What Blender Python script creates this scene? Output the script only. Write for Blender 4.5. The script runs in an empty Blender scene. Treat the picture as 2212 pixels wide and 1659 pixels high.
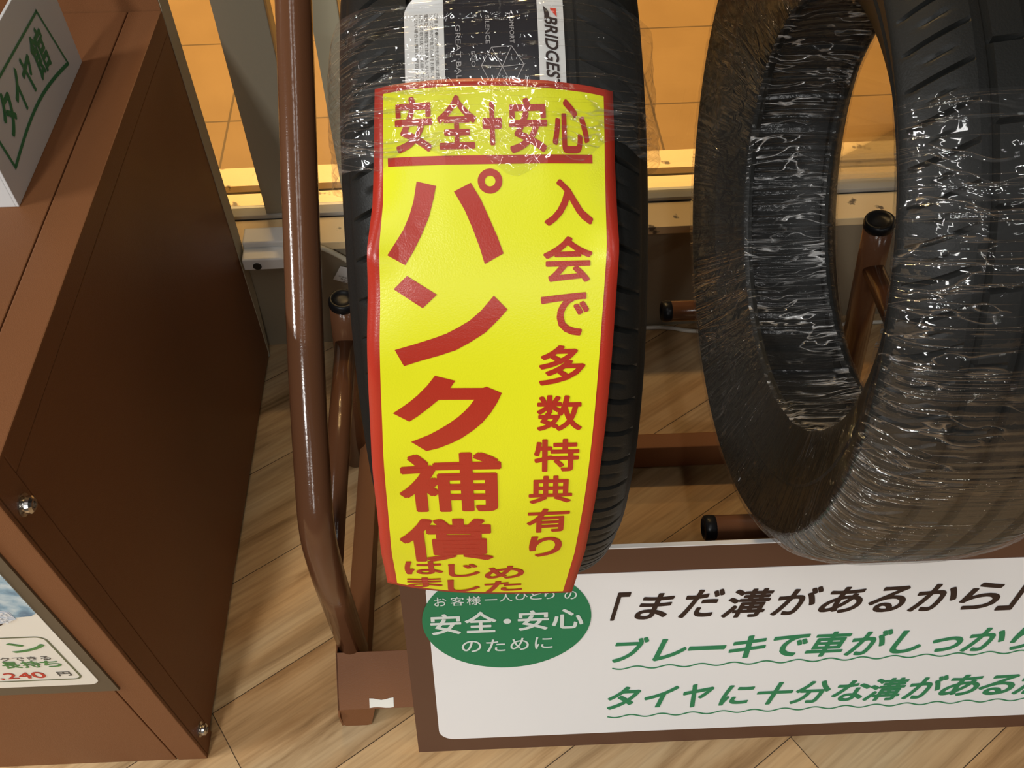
import bpy, bmesh, math, random
import numpy as np
from mathutils import Vector, Matrix, noise as mnoise
random.seed(7)
RNG = np.random.default_rng(5)
D = bpy.data
SC = bpy.context.scene
COL = SC.collection
PI = math.pi

# ------------------------------------------------------------------ camera
FPX, PITCH, ROLL, YAW = 2015.0, math.radians(51.42), math.radians(-0.05), math.radians(3.95)
cam = D.cameras.new('camera'); camo = D.objects.new('camera', cam); COL.objects.link(camo)
cam.sensor_width = 36.0; cam.sensor_fit = 'HORIZONTAL'; cam.lens = FPX * 36.0 / 2212.0
cam.clip_start = 0.02; cam.clip_end = 60
fwd = Vector((math.sin(YAW) * math.cos(PITCH), math.cos(YAW) * math.cos(PITCH), -math.sin(PITCH)))
right = Vector((math.cos(YAW), -math.sin(YAW), 0)); down = fwd.cross(right)
r2 = right * math.cos(ROLL) + down * math.sin(ROLL); d2 = -right * math.sin(ROLL) + down * math.cos(ROLL)
mw = Matrix((( r2.x, -d2.x, -fwd.x, 0), (r2.y, -d2.y, -fwd.y, 0), (r2.z, -d2.z, -fwd.z, 1.2), (0, 0, 0, 1)))
camo.matrix_world = mw
SC.camera = camo
SC.view_settings.view_transform = 'Standard'; SC.view_settings.look = 'None'
SC.view_settings.gamma = 1.0; SC.view_settings.use_curve_mapping = False
SC.view_settings.exposure = 0.0
SC.cycles.use_denoising = True
SC.cycles.max_bounces = 10; SC.cycles.transparent_max_bounces = 24

# ------------------------------------------------------------------ light
wd = D.worlds.new('World'); SC.world = wd; wd.use_nodes = True
wb = wd.node_tree.nodes['Background']; wb.inputs[0].default_value = (1.0, 0.93, 0.84, 1); wb.inputs[1].default_value = 0.030

def area(name, loc, sx, sy, power, col, target=None):
    l = D.lights.new(name, 'AREA'); l.shape = 'RECTANGLE'; l.size = sx; l.size_y = sy; l.energy = power; l.color = col
    o = D.objects.new(name, l); COL.objects.link(o); o.location = loc
    if target is not None:
        o.rotation_euler = (Vector(target) - Vector(loc)).to_track_quat('-Z', 'Y').to_euler()
    return o
LAMP = (1.0, 0.99, 0.965)
area('ceiling_light', (0.06, -0.42, 2.70), 0.05, 1.30, 5, LAMP)
area('ceiling_light_left', (-4.2, -0.50, 2.70), 0.30, 1.25, 250, LAMP)
area('ceiling_light_front', (-1.1, -2.3, 2.70), 0.22, 1.25, 84, LAMP)
area('ceiling_light_middle', (-0.60, -0.30, 2.70), 0.06, 1.25, 6, LAMP)
area('ceiling_light_rear', (0.3, -4.2, 2.75), 0.3, 1.3, 35, LAMP)
area('ceiling_light_right', (1.45, -1.3, 2.70), 0.045, 1.25, 8, LAMP)
area('ceiling_light_far', (3.8, -3.7, 2.70), 0.12, 1.25, 16, LAMP)
area('corridor_light', (-0.05, 2.10, 2.45), 0.9, 0.10, 88, (1.0, 0.64, 0.25))
area('corridor_light_far', (-0.5, 3.3, 2.45), 0.9, 0.14, 66, (1.0, 0.64, 0.25))

# ------------------------------------------------------------------ frames
AL = 0.026                                     # the shop furniture stands turned by this much from the window wall
def W(p):                                      # furniture frame -> world
    c, s = math.cos(AL), math.sin(AL)
    return Vector((p[0] * c + p[1] * s, -p[0] * s + p[1] * c, p[2]))

# ------------------------------------------------------------------ materials
def lin(r, g, b):
    f = lambda v: (v / 255 / 12.92) if v / 255 <= 0.04045 else ((v / 255 + 0.055) / 1.055) ** 2.4
    return (f(r), f(g), f(b), 1)
class NT:
    def __init__(s, name):
        s.m = D.materials.new(name); s.m.use_nodes = True; s.t = s.m.node_tree; s.n = s.t.nodes; s.l = s.t.links
        s.b = s.n['Principled BSDF']; s.out = s.n['Material Output']
    def new(s, typ, **kw):
        n = s.n.new(typ)
        for k, v in kw.items(): setattr(n, k, v)
        return n
    def link(s, a, b): s.l.new(a, b)
def mat(name, col, rough=0.5, metal=0.0, spec=0.5, bump=0.0, bscale=200.0, var=0.0, vscale=6.0, coat=0.0):
    t = NT(name); b = t.b
    b.inputs['Base Color'].default_value = (*col[:3], 1); b.inputs['Roughness'].default_value = rough
    b.inputs['Metallic'].default_value = metal; b.inputs['Specular IOR Level'].default_value = spec
    b.inputs['Coat Weight'].default_value = coat
    tc = t.new('ShaderNodeTexCoord')
    if bump:
        n = t.new('ShaderNodeTexNoise'); n.inputs['Scale'].default_value = bscale; n.inputs['Detail'].default_value = 3
        bp = t.new('ShaderNodeBump'); bp.inputs['Strength'].default_value = bump; bp.inputs['Distance'].default_value = 0.001
        t.link(tc.outputs['Object'], n.inputs['Vector']); t.link(n.outputs['Fac'], bp.inputs['Height']); t.link(bp.outputs['Normal'], b.inputs['Normal'])
    if var:
        n = t.new('ShaderNodeTexNoise'); n.inputs['Scale'].default_value = vscale; n.inputs['Detail'].default_value = 5
        mx = t.new('ShaderNodeMix', data_type='RGBA'); mx.inputs['A'].default_value = (*[c * (1 - var) for c in col[:3]], 1)
        mx.inputs['B'].default_value = (*[min(1, c * (1 + var)) for c in col[:3]], 1)
        t.link(tc.outputs['Object'], n.inputs['Vector']); t.link(n.outputs['Fac'], mx.inputs['Factor']); t.link(mx.outputs['Result'], b.inputs['Base Color'])
    return t.m
M = {}
M['brown'] = mat('brown_powder_coat', (0.205, 0.084, 0.034), 0.45, spec=0.16, bump=0.25, bscale=900, var=0.05, vscale=9)
M['tube'] = mat('brown_gloss_tube', (0.135, 0.058, 0.028), 0.15, spec=0.5, bump=0.12, bscale=500)
M['seam'] = mat('dark_seam', (0.02, 0.010, 0.006), 0.7)
M['cream_edge'] = mat('cream_board_edge', (0.44, 0.38, 0.26), 0.6, var=0.08, vscale=20)
M['black_cap'] = mat('black_plastic_cap', (0.008, 0.008, 0.009), 0.32, spec=0.2)
M['chrome'] = mat('steel_bolt', (0.62, 0.6, 0.57), 0.22, metal=1.0)
M['rubber'] = mat('tyre_rubber', (0.0095, 0.0098, 0.0090), 0.5, spec=0.28, bump=0.2, bscale=700)
M['white'] = mat('white_print', (0.86, 0.86, 0.86), 0.42)
M['white_card'] = mat('white_card_stock', (0.74, 0.74, 0.73), 0.5)
M['sheet'] = mat('poster_paper', (0.86, 0.84, 0.76), 0.4)
M['yellow'] = mat('yellow_print', (0.84, 0.86, 0.016), 0.3, spec=0.45, bump=0.10, bscale=900)
M['red'] = mat('red_print', (0.47, 0.034, 0.017), 0.28, spec=0.5, bump=0.10, bscale=900)
M['green'] = mat('green_print', (0.012, 0.205, 0.085), 0.4)
M['green_l'] = mat('green_text', (0.024, 0.235, 0.10), 0.4)
M['green_p'] = mat('poster_green', (0.07, 0.26, 0.07), 0.4)
M['olive'] = mat('poster_line', (0.13, 0.15, 0.08), 0.45)
M['ink'] = mat('dark_ink', (0.028, 0.014, 0.012), 0.45)
M['grey_ink'] = mat('grey_ink', (0.10, 0.095, 0.085), 0.5)
M['price'] = mat('price_red', (0.55, 0.03, 0.02), 0.4)
M['signbrown'] = mat('sign_brown_print', (0.105, 0.047, 0.027), 0.38)
M['board'] = mat('poster_board', (0.105, 0.080, 0.050), 0.45)
M['mull_grey'] = mat('grey_aluminium', (0.255, 0.225, 0.165), 0.42, bump=0.1, bscale=300)
M['mull_cream'] = mat('cream_aluminium', (0.47, 0.43, 0.30), 0.45)
M['gasket'] = mat('black_gasket', (0.02, 0.018, 0.015), 0.6)
M['rail'] = mat('grey_sill_rail', (0.36, 0.35, 0.32), 0.35)
M['lowwall'] = mat('grey_low_wall', (0.27, 0.222, 0.150), 0.5, var=0.08, vscale=5)
M['plastic'] = mat('white_plastic', (0.80, 0.78, 0.74), 0.22)
M['cable'] = mat('white_cable', (0.66, 0.63, 0.55), 0.4)
M['cable_b'] = mat('cream_cable', (0.60, 0.54, 0.40), 0.5)
M['label_b'] = mat('black_label', (0.018, 0.016, 0.020), 0.25)
M['label_w'] = mat('white_label', (0.74, 0.74, 0.72), 0.35)
M['logo_red'] = mat('logo_red', (0.70, 0.06, 0.03), 0.4)
M['label_txt'] = mat('silver_label_text', (0.42, 0.40, 0.40), 0.35)
M['tape'] = mat('white_tape', (0.80, 0.78, 0.70), 0.5)
M['interior'] = mat('dark_hollow', (0.012, 0.008, 0.006), 0.8)

def sill_material():
    t = NT('cream_stone_sill'); tc = t.new('ShaderNodeTexCoord')
    n = t.new('ShaderNodeTexNoise'); n.inputs['Scale'].default_value = 40; n.inputs['Detail'].default_value = 4
    r = t.new('ShaderNodeValToRGB'); e = r.color_ramp.elements
    e[0].position = 0.30; e[0].color = (0.16, 0.12, 0.08, 1); e[1].position = 0.36; e[1].color = (0.82, 0.62, 0.34, 1)
    t.link(tc.outputs['Object'], n.inputs['Vector']); t.link(n.outputs['Fac'], r.inputs['Fac']); t.link(r.outputs['Color'], t.b.inputs['Base Color'])
    t.b.inputs['Roughness'].default_value = 0.45
    return t.m
M['sill'] = sill_material()

def tile_material():
    t = NT('corridor_tile'); tc = t.new('ShaderNodeTexCoord')
    mp = t.new('ShaderNodeMapping'); mp.inputs['Location'].default_value = (0.485 + 3.016, -1.707 + 3.0, 0); t.link(tc.outputs['Object'], mp.inputs['Vector'])
    br = t.new('ShaderNodeTexBrick'); br.offset = 0.0; br.squash = 1.0
    br.inputs['Scale'].default_value = 1.0; br.inputs['Mortar Size'].default_value = 0.0028; br.inputs['Mortar Smooth'].default_value = 0.3
    br.inputs['Brick Width'].default_value = 0.3016; br.inputs['Row Height'].default_value = 0.30
    br.inputs['Color1'].default_value = (0.32, 0.195, 0.075, 1); br.inputs['Color2'].default_value = (0.31, 0.188, 0.071, 1)
    br.inputs['Mortar'].default_value = (0.13, 0.08, 0.033, 1); br.inputs['Bias'].default_value = 0
    t.link(mp.outputs['Vector'], br.inputs['Vector'])
    n = t.new('ShaderNodeTexNoise'); n.inputs['Scale'].default_value = 7; n.inputs['Detail'].default_value = 6
    t.link(tc.outputs['Object'], n.inputs['Vector'])
    hs = t.new('ShaderNodeMix', data_type='RGBA', blend_type='MULTIPLY'); hs.inputs['Factor'].default_value = 0.35
    rp = t.new('ShaderNodeValToRGB'); rp.color_ramp.elements[0].position = 0.3; rp.color_ramp.elements[0].color = (0.7, 0.66, 0.6, 1); rp.color_ramp.elements[1].position = 0.62
    t.link(n.outputs['Fac'], rp.inputs['Fac']); t.link(br.outputs['Color'], hs.inputs['A']); t.link(rp.outputs['Color'], hs.inputs['B'])
    t.link(hs.outputs['Result'], t.b.inputs['Base Color']); t.b.inputs['Roughness'].default_value = 0.5
    return t.m
M['tile'] = tile_material()

def floor_material():
    t = NT('wood_plank_floor'); tc = t.new('ShaderNodeTexCoord')
    mp = t.new('ShaderNodeMapping'); mp.inputs['Rotation'].default_value = (0, 0, math.radians(-32)); mp.inputs['Location'].default_value = (0.067, 0.046, 0)
    t.link(tc.outputs['Object'], mp.inputs['Vector'])
    br = t.new('ShaderNodeTexBrick'); br.offset = 0.37; br.offset_frequency = 2
    br.inputs['Scale'].default_value = 1; br.inputs['Mortar Size'].default_value = 0.0007; br.inputs['Mortar Smooth'].default_value = 0.4
    br.inputs['Brick Width'].default_value = 0.92; br.inputs['Row Height'].default_value = 0.152
    br.inputs['Color1'].default_value = (0, 0, 0, 1); br.inputs['Color2'].default_value = (1, 1, 1, 1); br.inputs['Mortar'].default_value = (0.5, 0.5, 0.5, 1)
    t.link(mp.outputs['Vector'], br.inputs['Vector'])
    # per plank offset of the grain
    off = t.new('ShaderNodeVectorMath', operation='SCALE'); off.inputs['Scale'].default_value = 13.7
    t.link(br.outputs['Color'], off.inputs[0])
    st = t.new('ShaderNodeMapping'); st.inputs['Scale'].default_value = (1.6, 17, 1)
    t.link(mp.outputs['Vector'], st.inputs['Vector'])
    ad = t.new('ShaderNodeVectorMath', operation='ADD'); t.link(st.outputs['Vector'], ad.inputs[0]); t.link(off.outputs['Vector'], ad.inputs[1])
    g = t.new('ShaderNodeTexNoise'); g.inputs['Scale'].default_value = 1.5; g.inputs['Detail'].default_value = 8; g.inputs['Roughness'].default_value = 0.62; g.inputs['Distortion'].default_value = 0.6
    t.link(ad.outputs['Vector'], g.inputs['Vector'])
    st2 = t.new('ShaderNodeMapping'); st2.inputs['Scale'].default_value = (5, 130, 1); t.link(mp.outputs['Vector'], st2.inputs['Vector'])
    f = t.new('ShaderNodeTexNoise'); f.inputs['Scale'].default_value = 1.5; f.inputs['Detail'].default_value = 4; t.link(st2.outputs['Vector'], f.inputs['Vector'])
    bl = t.new('ShaderNodeTexNoise'); bl.inputs['Scale'].default_value = 4.2; bl.inputs['Detail'].default_value = 3; t.link(ad.outputs['Vector'], bl.inputs['Vector'])
    bl.inputs['Scale'].default_value = 0.55
    r = t.new('ShaderNodeValToRGB'); e = r.color_ramp.elements
    e[0].position = 0.30; e[0].color = (0.215, 0.128, 0.060, 1); e[1].position = 0.50; e[1].color = (0.53, 0.365, 0.200, 1)
    el = r.color_ramp.elements.new(0.40); el.color = (0.39, 0.25, 0.126, 1)
    el = r.color_ramp.elements.new(0.68); el.color = (0.62, 0.455, 0.27, 1)
    t.link(g.outputs['Fac'], r.inputs['Fac'])
    m1 = t.new('ShaderNodeMix', data_type='RGBA', blend_type='MULTIPLY'); m1.inputs['Factor'].default_value = 0.30
    fr = t.new('ShaderNodeValToRGB'); fr.color_ramp.elements[0].position = 0.32; fr.color_ramp.elements[0].color = (0.45, 0.40, 0.34, 1); fr.color_ramp.elements[1].position = 0.55
    t.link(f.outputs['Fac'], fr.inputs['Fac']); t.link(r.outputs['Color'], m1.inputs['A']); t.link(fr.outputs['Color'], m1.inputs['B'])
    # broad tone: greyer / redder patches
    m2 = t.new('ShaderNodeMix', data_type='RGBA', blend_type='MULTIPLY'); m2.inputs['Factor'].default_value = 0.75
    br2 = t.new('ShaderNodeValToRGB'); br2.color_ramp.elements[0].position = 0.35; br2.color_ramp.elements[0].color = (1.0, 0.82, 0.60, 1); br2.color_ramp.elements[1].position = 0.62; br2.color_ramp.elements[1].color = (0.93, 0.97, 0.98, 1)
    t.link(bl.outputs['Fac'], br2.inputs['Fac']); t.link(m1.outputs['Result'], m2.inputs['A']); t.link(br2.outputs['Color'], m2.inputs['B'])
    # plank tone + seams
    m3 = t.new('ShaderNodeMix', data_type='RGBA', blend_type='MULTIPLY'); m3.inputs['Factor'].default_value = 1
    pr = t.new('ShaderNodeValToRGB'); pr.color_ramp.elements[0].color = (0.86, 0.84, 0.82, 1); pr.color_ramp.elements[1].color = (1.08, 1.08, 1.06, 1)
    t.link(br.outputs['Color'], pr.inputs['Fac']); t.link(m2.outputs['Result'], m3.inputs['A']); t.link(pr.outputs['Color'], m3.inputs['B'])
    m4 = t.new('ShaderNodeMix', data_type='RGBA'); m4.inputs['B'].default_value = (0.05, 0.028, 0.014, 1)
    t.link(br.outputs['Fac'], m4.inputs['Factor']); t.link(m3.outputs['Result'], m4.inputs['A'])
    t.link(m4.outputs['Result'], t.b.inputs['Base Color'])
    t.b.inputs['Roughness'].default_value = 0.42; t.b.inputs['Specular IOR Level'].default_value = 0.35
    bp = t.new('ShaderNodeBump'); bp.inputs['Strength'].default_value = 0.12; bp.inputs['Distance'].default_value = 0.001
    t.link(f.outputs['Fac'], bp.inputs['Height']); t.link(bp.outputs['Normal'], t.b.inputs['Normal'])
    return t.m
M['floor'] = floor_material()

def glass_material():
    t = NT('window_glass'); t.n.remove(t.b)
    tr = t.new('ShaderNodeBsdfTransparent'); gl = t.new('ShaderNodeBsdfGlossy'); gl.inputs['Roughness'].default_value = 0.02
    fr = t.new('ShaderNodeFresnel'); fr.inputs['IOR'].default_value = 1.45
    ml = t.new('ShaderNodeMath', operation='MULTIPLY'); ml.inputs[1].default_value = 0.8; t.link(fr.outputs[0], ml.inputs[0])
    mx = t.new('ShaderNodeMixShader'); t.link(ml.outputs[0], mx.inputs[0]); t.link(tr.outputs[0], mx.inputs[1]); t.link(gl.outputs[0], mx.inputs[2])
    t.link(mx.outputs[0], t.out.inputs['Surface'])
    return t.m
M['glass'] = glass_material()

def film_material(name, haze_glint, gloss, streak=(140, 2.8), crumple=38, rough=0.05, base=0.3, patch=(0.46, 0.60)):
    t = NT(name); t.n.remove(t.b)
    uv = t.new('ShaderNodeUVMap')
    def math_(op, a, b=None, c=None, clamp=False):
        n = t.new('ShaderNodeMath', operation=op); n.use_clamp = clamp
        for k, v in enumerate((a, b, c)):
            if v is None: continue
            if isinstance(v, (int, float)): n.inputs[k].default_value = v
            else: t.link(v, n.inputs[k])
        return n.outputs[0]
    wv = t.new('ShaderNodeTexNoise'); wv.inputs['Scale'].default_value = 7; wv.inputs['Detail'].default_value = 2; t.link(uv.outputs[0], wv.inputs['Vector'])
    def ridges(scale, warp, seed):
        mp = t.new('ShaderNodeMapping'); mp.inputs['Scale'].default_value = (scale[0], scale[1], 1); mp.inputs['Location'].default_value = (seed, seed * .7, 0); t.link(uv.outputs[0], mp.inputs['Vector'])
        sc = t.new('ShaderNodeVectorMath', operation='SCALE'); sc.inputs['Scale'].default_value = warp; t.link(wv.outputs['Color'], sc.inputs[0])
        ad = t.new('ShaderNodeVectorMath', operation='ADD'); t.link(mp.outputs[0], ad.inputs[0]); t.link(sc.outputs[0], ad.inputs[1])
        n1 = t.new('ShaderNodeTexNoise'); n1.inputs['Scale'].default_value = 1; n1.inputs['Detail'].default_value = 2.0; n1.inputs['Roughness'].default_value = 0.55; t.link(ad.outputs[0], n1.inputs['Vector'])
        d = math_('ABSOLUTE', math_('SUBTRACT', n1.outputs['Fac'], 0.5))
        r = t.new('ShaderNodeMapRange'); r.interpolation_type = 'SMOOTHSTEP'; r.inputs['From Min'].default_value = 0.0; r.inputs['From Max'].default_value = 0.030; r.inputs['To Min'].default_value = 1.0; r.inputs['To Max'].default_value = 0.0
        t.link(d, r.inputs['Value']); return r.outputs[0], n1.outputs['Fac']
    ra, na = ridges(streak, 0.9, 3.1)
    rb, nb = ridges((streak[0] * 0.4, streak[1] * 1.6), 5.0, 11.3)
    pt = t.new('ShaderNodeTexNoise'); pt.inputs['Scale'].default_value = 11; pt.inputs['Detail'].default_value = 3; t.link(uv.outputs[0], pt.inputs['Vector'])
    pm = t.new('ShaderNodeMapRange'); pm.inputs['From Min'].default_value = patch[0]; pm.inputs['From Max'].default_value = patch[1]; t.link(pt.outputs['Fac'], pm.inputs['Value'])
    n2 = t.new('ShaderNodeTexNoise'); n2.inputs['Scale'].default_value = crumple; n2.inputs['Detail'].default_value = 2; n2.inputs['Distortion'].default_value = 1.0; t.link(uv.outputs[0], n2.inputs['Vector'])
    rbm = math_('MULTIPLY', rb, pm.outputs[0])
    sm = t.new('ShaderNodeTexNoise'); sm.inputs['Scale'].default_value = 5; sm.inputs['Detail'].default_value = 2; t.link(uv.outputs[0], sm.inputs['Vector'])
    s2 = t.new('ShaderNodeMapRange'); s2.inputs['From Min'].default_value = 0.42; s2.inputs['From Max'].default_value = 0.60; s2.inputs['To Min'].default_value = 0.06; t.link(sm.outputs['Fac'], s2.inputs['Value'])
    hgt = math_('ADD', math_('MULTIPLY', ra, s2.outputs[0]), rbm)
    b1 = t.new('ShaderNodeBump'); b1.inputs['Strength'].default_value = 1.0; b1.inputs['Distance'].default_value = 0.0008; t.link(hgt, b1.inputs['Height'])
    b2 = t.new('ShaderNodeBump'); b2.inputs['Strength'].default_value = 0.3; b2.inputs['Distance'].default_value = 0.006; t.link(n2.outputs['Fac'], b2.inputs['Height']); t.link(b1.outputs[0], b2.inputs['Normal'])
    tr = t.new('ShaderNodeBsdfTransparent'); tr.inputs[0].default_value = (0.97, 0.97, 0.97, 1)
    df = t.new('ShaderNodeBsdfDiffuse'); df.inputs[0].default_value = (0.62, 0.61, 0.60, 1); t.link(b2.outputs[0], df.inputs['Normal'])
    gl = t.new('ShaderNodeBsdfGlossy'); gl.inputs['Roughness'].default_value = rough; t.link(b2.outputs[0], gl.inputs['Normal'])
    hz = math_('MULTIPLY_ADD', math_('MULTIPLY', hgt, pm.outputs[0]), haze_glint * 2.2, haze_glint * base, clamp=True)
    m1 = t.new('ShaderNodeMixShader'); t.link(hz, m1.inputs[0]); t.link(tr.outputs[0], m1.inputs[1]); t.link(df.outputs[0], m1.inputs[2])
    fr = t.new('ShaderNodeLayerWeight'); fr.inputs['Blend'].default_value = 0.2
    g1 = math_('MULTIPLY_ADD', fr.outputs['Fresnel'], 0.10, gloss)
    g2 = math_('MULTIPLY_ADD', hgt, 0.20, g1, clamp=True)
    m2 = t.new('ShaderNodeMixShader'); t.link(g2, m2.inputs[0]); t.link(m1.outputs[0], m2.inputs[1]); t.link(gl.outputs[0], m2.inputs[2])
    t.link(m2.outputs[0], t.out.inputs['Surface'])
    return t.m
M['film'] = film_material('stretch_film', 0.026, 0.042)
M['film_inner'] = film_material('stretch_film_inner', 0.34, 0.05, (115, 4.5), 50, 0.22, 0.03, (0.38, 0.55))  # whitened ridge streaks stand in for glints of light on the inner film
M['film_top'] = film_material('stretch_film_band', 0.055, 0.075, (200, 7), 55)

# ------------------------------------------------------------------ mesh helpers
def obj(name, bm, m, parent=None, loc=None, smooth=False, furniture=True, auto=None):
    """links one mesh; coordinates of bm are in the furniture frame (or world) and are made relative to parent/loc"""
    me = D.meshes.new(name)
    if isinstance(bm, bmesh.types.BMesh):
        bmesh.ops.recalc_face_normals(bm, faces=bm.faces) if auto is None else None
        bm.to_mesh(me); bm.free()
    else:
        V, F = bm[0], bm[1]
        me.from_pydata([tuple(v) for v in V], [], [tuple(f) for f in F])
        if len(bm) > 2 and bm[2] is not None:
            uvl = me.uv_layers.new(name='UVMap'); uva = np.asarray(bm[2])
            vi = np.zeros(len(me.loops), dtype=np.int32); me.loops.foreach_get('vertex_index', vi)
            uvl.data.foreach_set('uv', uva[vi].astype(np.float32).ravel())
    ms = m if isinstance(m, (list, tuple)) else [m]
    for q in ms: me.materials.append(q)
    if smooth:
        me.polygons.foreach_set('use_smooth', [True] * len(me.polygons))
    o = D.objects.new(name, me); COL.objects.link(o)
    if parent is not None:
        base = ORIG[parent.name_full]
        me.transform(Matrix.Translation(-Vector(base)))
        o.parent = parent; ORIG[o.name_full] = base
    else:
        base = Vector(loc) if loc is not None else Vector((0, 0, 0))
        me.transform(Matrix.Translation(-base))
        if furniture:
            o.location = W(base); o.rotation_euler = (0, 0, -AL)
        else:
            o.location = base
        ORIG[o.name_full] = base
    return o
ORIG = {}
def thing(name, label, cat, loc, furniture=True, group=None):
    o = D.objects.new(name, None); COL.objects.link(o); o.empty_display_size = 0.05
    if furniture:
        o.location = W(loc); o.rotation_euler = (0, 0, -AL)
    else:
        o.location = loc
    ORIG[o.name_full] = Vector(loc)
    o['label'] = label; o['category'] = cat
    if group: o['group'] = group
    return o
def tag(o, label, cat, group=None):
    o['label'] = label; o['category'] = cat
    if group: o['group'] = group
    return o
def struct(o): o['kind'] = 'structure'; return o

def box(bm, x0, x1, y0, y1, z0, z1, bevel=0.0, seg=2):
    r = bmesh.ops.create_cube(bm, size=1.0)
    vs = r['verts']
    bmesh.ops.scale(bm, vec=(x1 - x0, y1 - y0, z1 - z0), verts=vs)
    bmesh.ops.translate(bm, vec=((x0 + x1) / 2, (y0 + y1) / 2, (z0 + z1) / 2), verts=vs)
    if bevel:
        es = list({e for v in vs for e in v.link_edges})
        bmesh.ops.bevel(bm, geom=es, offset=bevel, segments=seg, affect='EDGES', profile=0.6)
    return vs
def BX(*a, **k):
    bm = bmesh.new(); box(bm, *a, **k); return bm
def catmull(P, n=10):
    P = [Vector(p) for p in P]; P = [P[0] * 2 - P[1]] + P + [P[-1] * 2 - P[-2]]
    out = []
    for i in range(1, len(P) - 2):
        for k in range(n):
            t = k / n; a, b, c, d = P[i - 1], P[i], P[i + 1], P[i + 2]
            out.append(0.5 * ((2 * b) + (c - a) * t + (2 * a - 5 * b + 4 * c - d) * t * t + (3 * b - a - 3 * c + d) * t ** 3))
    out.append(P[-2]); return out
def fillet(P, r, n=8):
    P = [Vector(p) for p in P]; out = [P[0]]
    for i in range(1, len(P) - 1):
        a = (P[i - 1] - P[i]); b = (P[i + 1] - P[i]); la, lb = a.length, b.length; rr = min(r, la * .45, lb * .45)
        p0 = P[i] + a / la * rr; p1 = P[i] + b / lb * rr
        for k in range(n + 1):
            t = k / n; out.append(p0 * (1 - t) ** 2 + P[i] * 2 * t * (1 - t) + p1 * t * t)
    out.append(P[-1]); return out
def tube(P, r, seg=20, caps=True, closed=False):
    P = [Vector(p) for p in P]; V = []; F = []
    T = []
    for i in range(len(P)):
        a = P[max(0, i - 1)]; b = P[min(len(P) - 1, i + 1)]; T.append((b - a).normalized())
    ref = Vector((1, 0, 0)) if abs(T[0].x) < 0.9 else Vector((0, 0, 1))
    nrm = (ref - T[0] * ref.dot(T[0])).normalized()
    for i, p in enumerate(P):
        nrm = (nrm - T[i] * nrm.dot(T[i])).normalized(); bn = T[i].cross(nrm)
        for k in range(seg):
            a = 2 * PI * k / seg; V.append(p + nrm * math.cos(a) * r + bn * math.sin(a) * r)
    for i in range(len(P) - 1):
        for k in range(seg):
            k2 = (k + 1) % seg; F.append((i * seg + k, i * seg + k2, (i + 1) * seg + k2, (i + 1) * seg + k))
    if caps:
        F.append(tuple(range(seg))[::-1]); F.append(tuple((len(P) - 1) * seg + k for k in range(seg)))
    return V, F
def lathe(profile, axis_p, axis_d, seg=24):
    """profile: list of (radius, height along axis)"""
    ax = Vector(axis_d).normalized(); ref = Vector((1, 0, 0)) if abs(ax.x) < 0.9 else Vector((0, 1, 0))
    u = (ref - ax * ref.dot(ax)).normalized(); w = ax.cross(u); V = []; F = []
    for r, h in profile:
        for k in range(seg):
            a = 2 * PI * k / seg; V.append(Vector(axis_p) + ax * h + (u * math.cos(a) + w * math.sin(a)) * max(r, 1e-5))
    for i in range(len(profile) - 1):
        for k in range(seg):
            k2 = (k + 1) % seg; F.append((i * seg + k, i * seg + k2, (i + 1) * seg + k2, (i + 1) * seg + k))
    F.append(tuple(range(seg))[::-1]); F.append(tuple((len(profile) - 1) * seg + k for k in range(seg)))
    return V, F
def merge(*parts):
    V = []; F = []
    for v, f in parts:
        n = len(V); V += list(v); F += [tuple(i + n for i in q) for q in f]
    return V, F
def end_cap(p, d, r):
    return lathe([(r * 0.98, -0.004), (r * 1.04, -0.002), (r * 1.06, 0.003), (r * 1.0, 0.008), (r * 0.82, 0.0095), (r * 0.72, 0.007), (r * 0.3, 0.006)], p, d, 28)

# ------------------------------------------------------------------ lettering
_glyph = {}
def glyph(ch, off):
    """outline of one character as 2-D triangles; heavier weights are made of shifted copies"""
    if (ch, off) in _glyph: return _glyph[(ch, off)]
    if off:
        V0, F0 = glyph(ch, 0); VV = [V0]; FF = list(F0); n = len(V0)
        for k in range(8):
            a = k * PI / 4 + PI / 8; r = off / math.cos(PI / 8) if off > 0.03 else off
            m = lambda q: math.copysign(min(abs(q) * 1.3, 1), q)
            VV.append(V0 + np.array([m(math.cos(a)) * off, m(math.sin(a)) * off, (k + 1) * 2.2e-5]))
            FF += [tuple(i + n * (k + 1) for i in f) for f in F0]
        _glyph[(ch, off)] = (np.vstack(VV), FF); return _glyph[(ch, off)]
    c = D.curves.new('glyph', 'FONT'); c.body = ch; c.resolution_u = 4
    o = D.objects.new('glyph', c); COL.objects.link(o)
    dg = bpy.context.evaluated_depsgraph_get(); me = D.meshes.new_from_object(o.evaluated_get(dg))
    V = np.array([(v.co.x, v.co.y, 0.0) for v in me.vertices]); F = [tuple(p.vertices) for p in me.polygons]
    D.objects.remove(o); D.curves.remove(c); D.meshes.remove(me)
    _glyph[(ch, off)] = (V, F); return V, F
def letters(chars, off=0.0, shear=0.0):
    """chars: (character, x0, y0, x1, y1) boxes in the plane -> V (n,2), F"""
    VV = []; FF = []; n = 0
    for ch, x0, y0, x1, y1 in chars:
        V, F = glyph(ch, off); V = V.copy(); V[:, 0] += V[:, 1] * shear
        mn, mx = V[:, :2].min(0), V[:, :2].max(0); sp = np.maximum(mx - mn, 1e-6)
        V[:, :2] = (V[:, :2] - mn) / sp * np.array([x1 - x0, y1 - y0]) + np.array([x0, y0])
        VV.append(V); FF += [tuple(i + n for i in f) for f in F]; n += len(V)
    return np.vstack(VV), FF
def line_text(s, x0, y0, x1, y1, off=0.0, shear=0.0):
    """a whole string fitted into one box"""
    c = [(s, x0, y0, x1, y1)]; return letters(c, off, shear)
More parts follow.
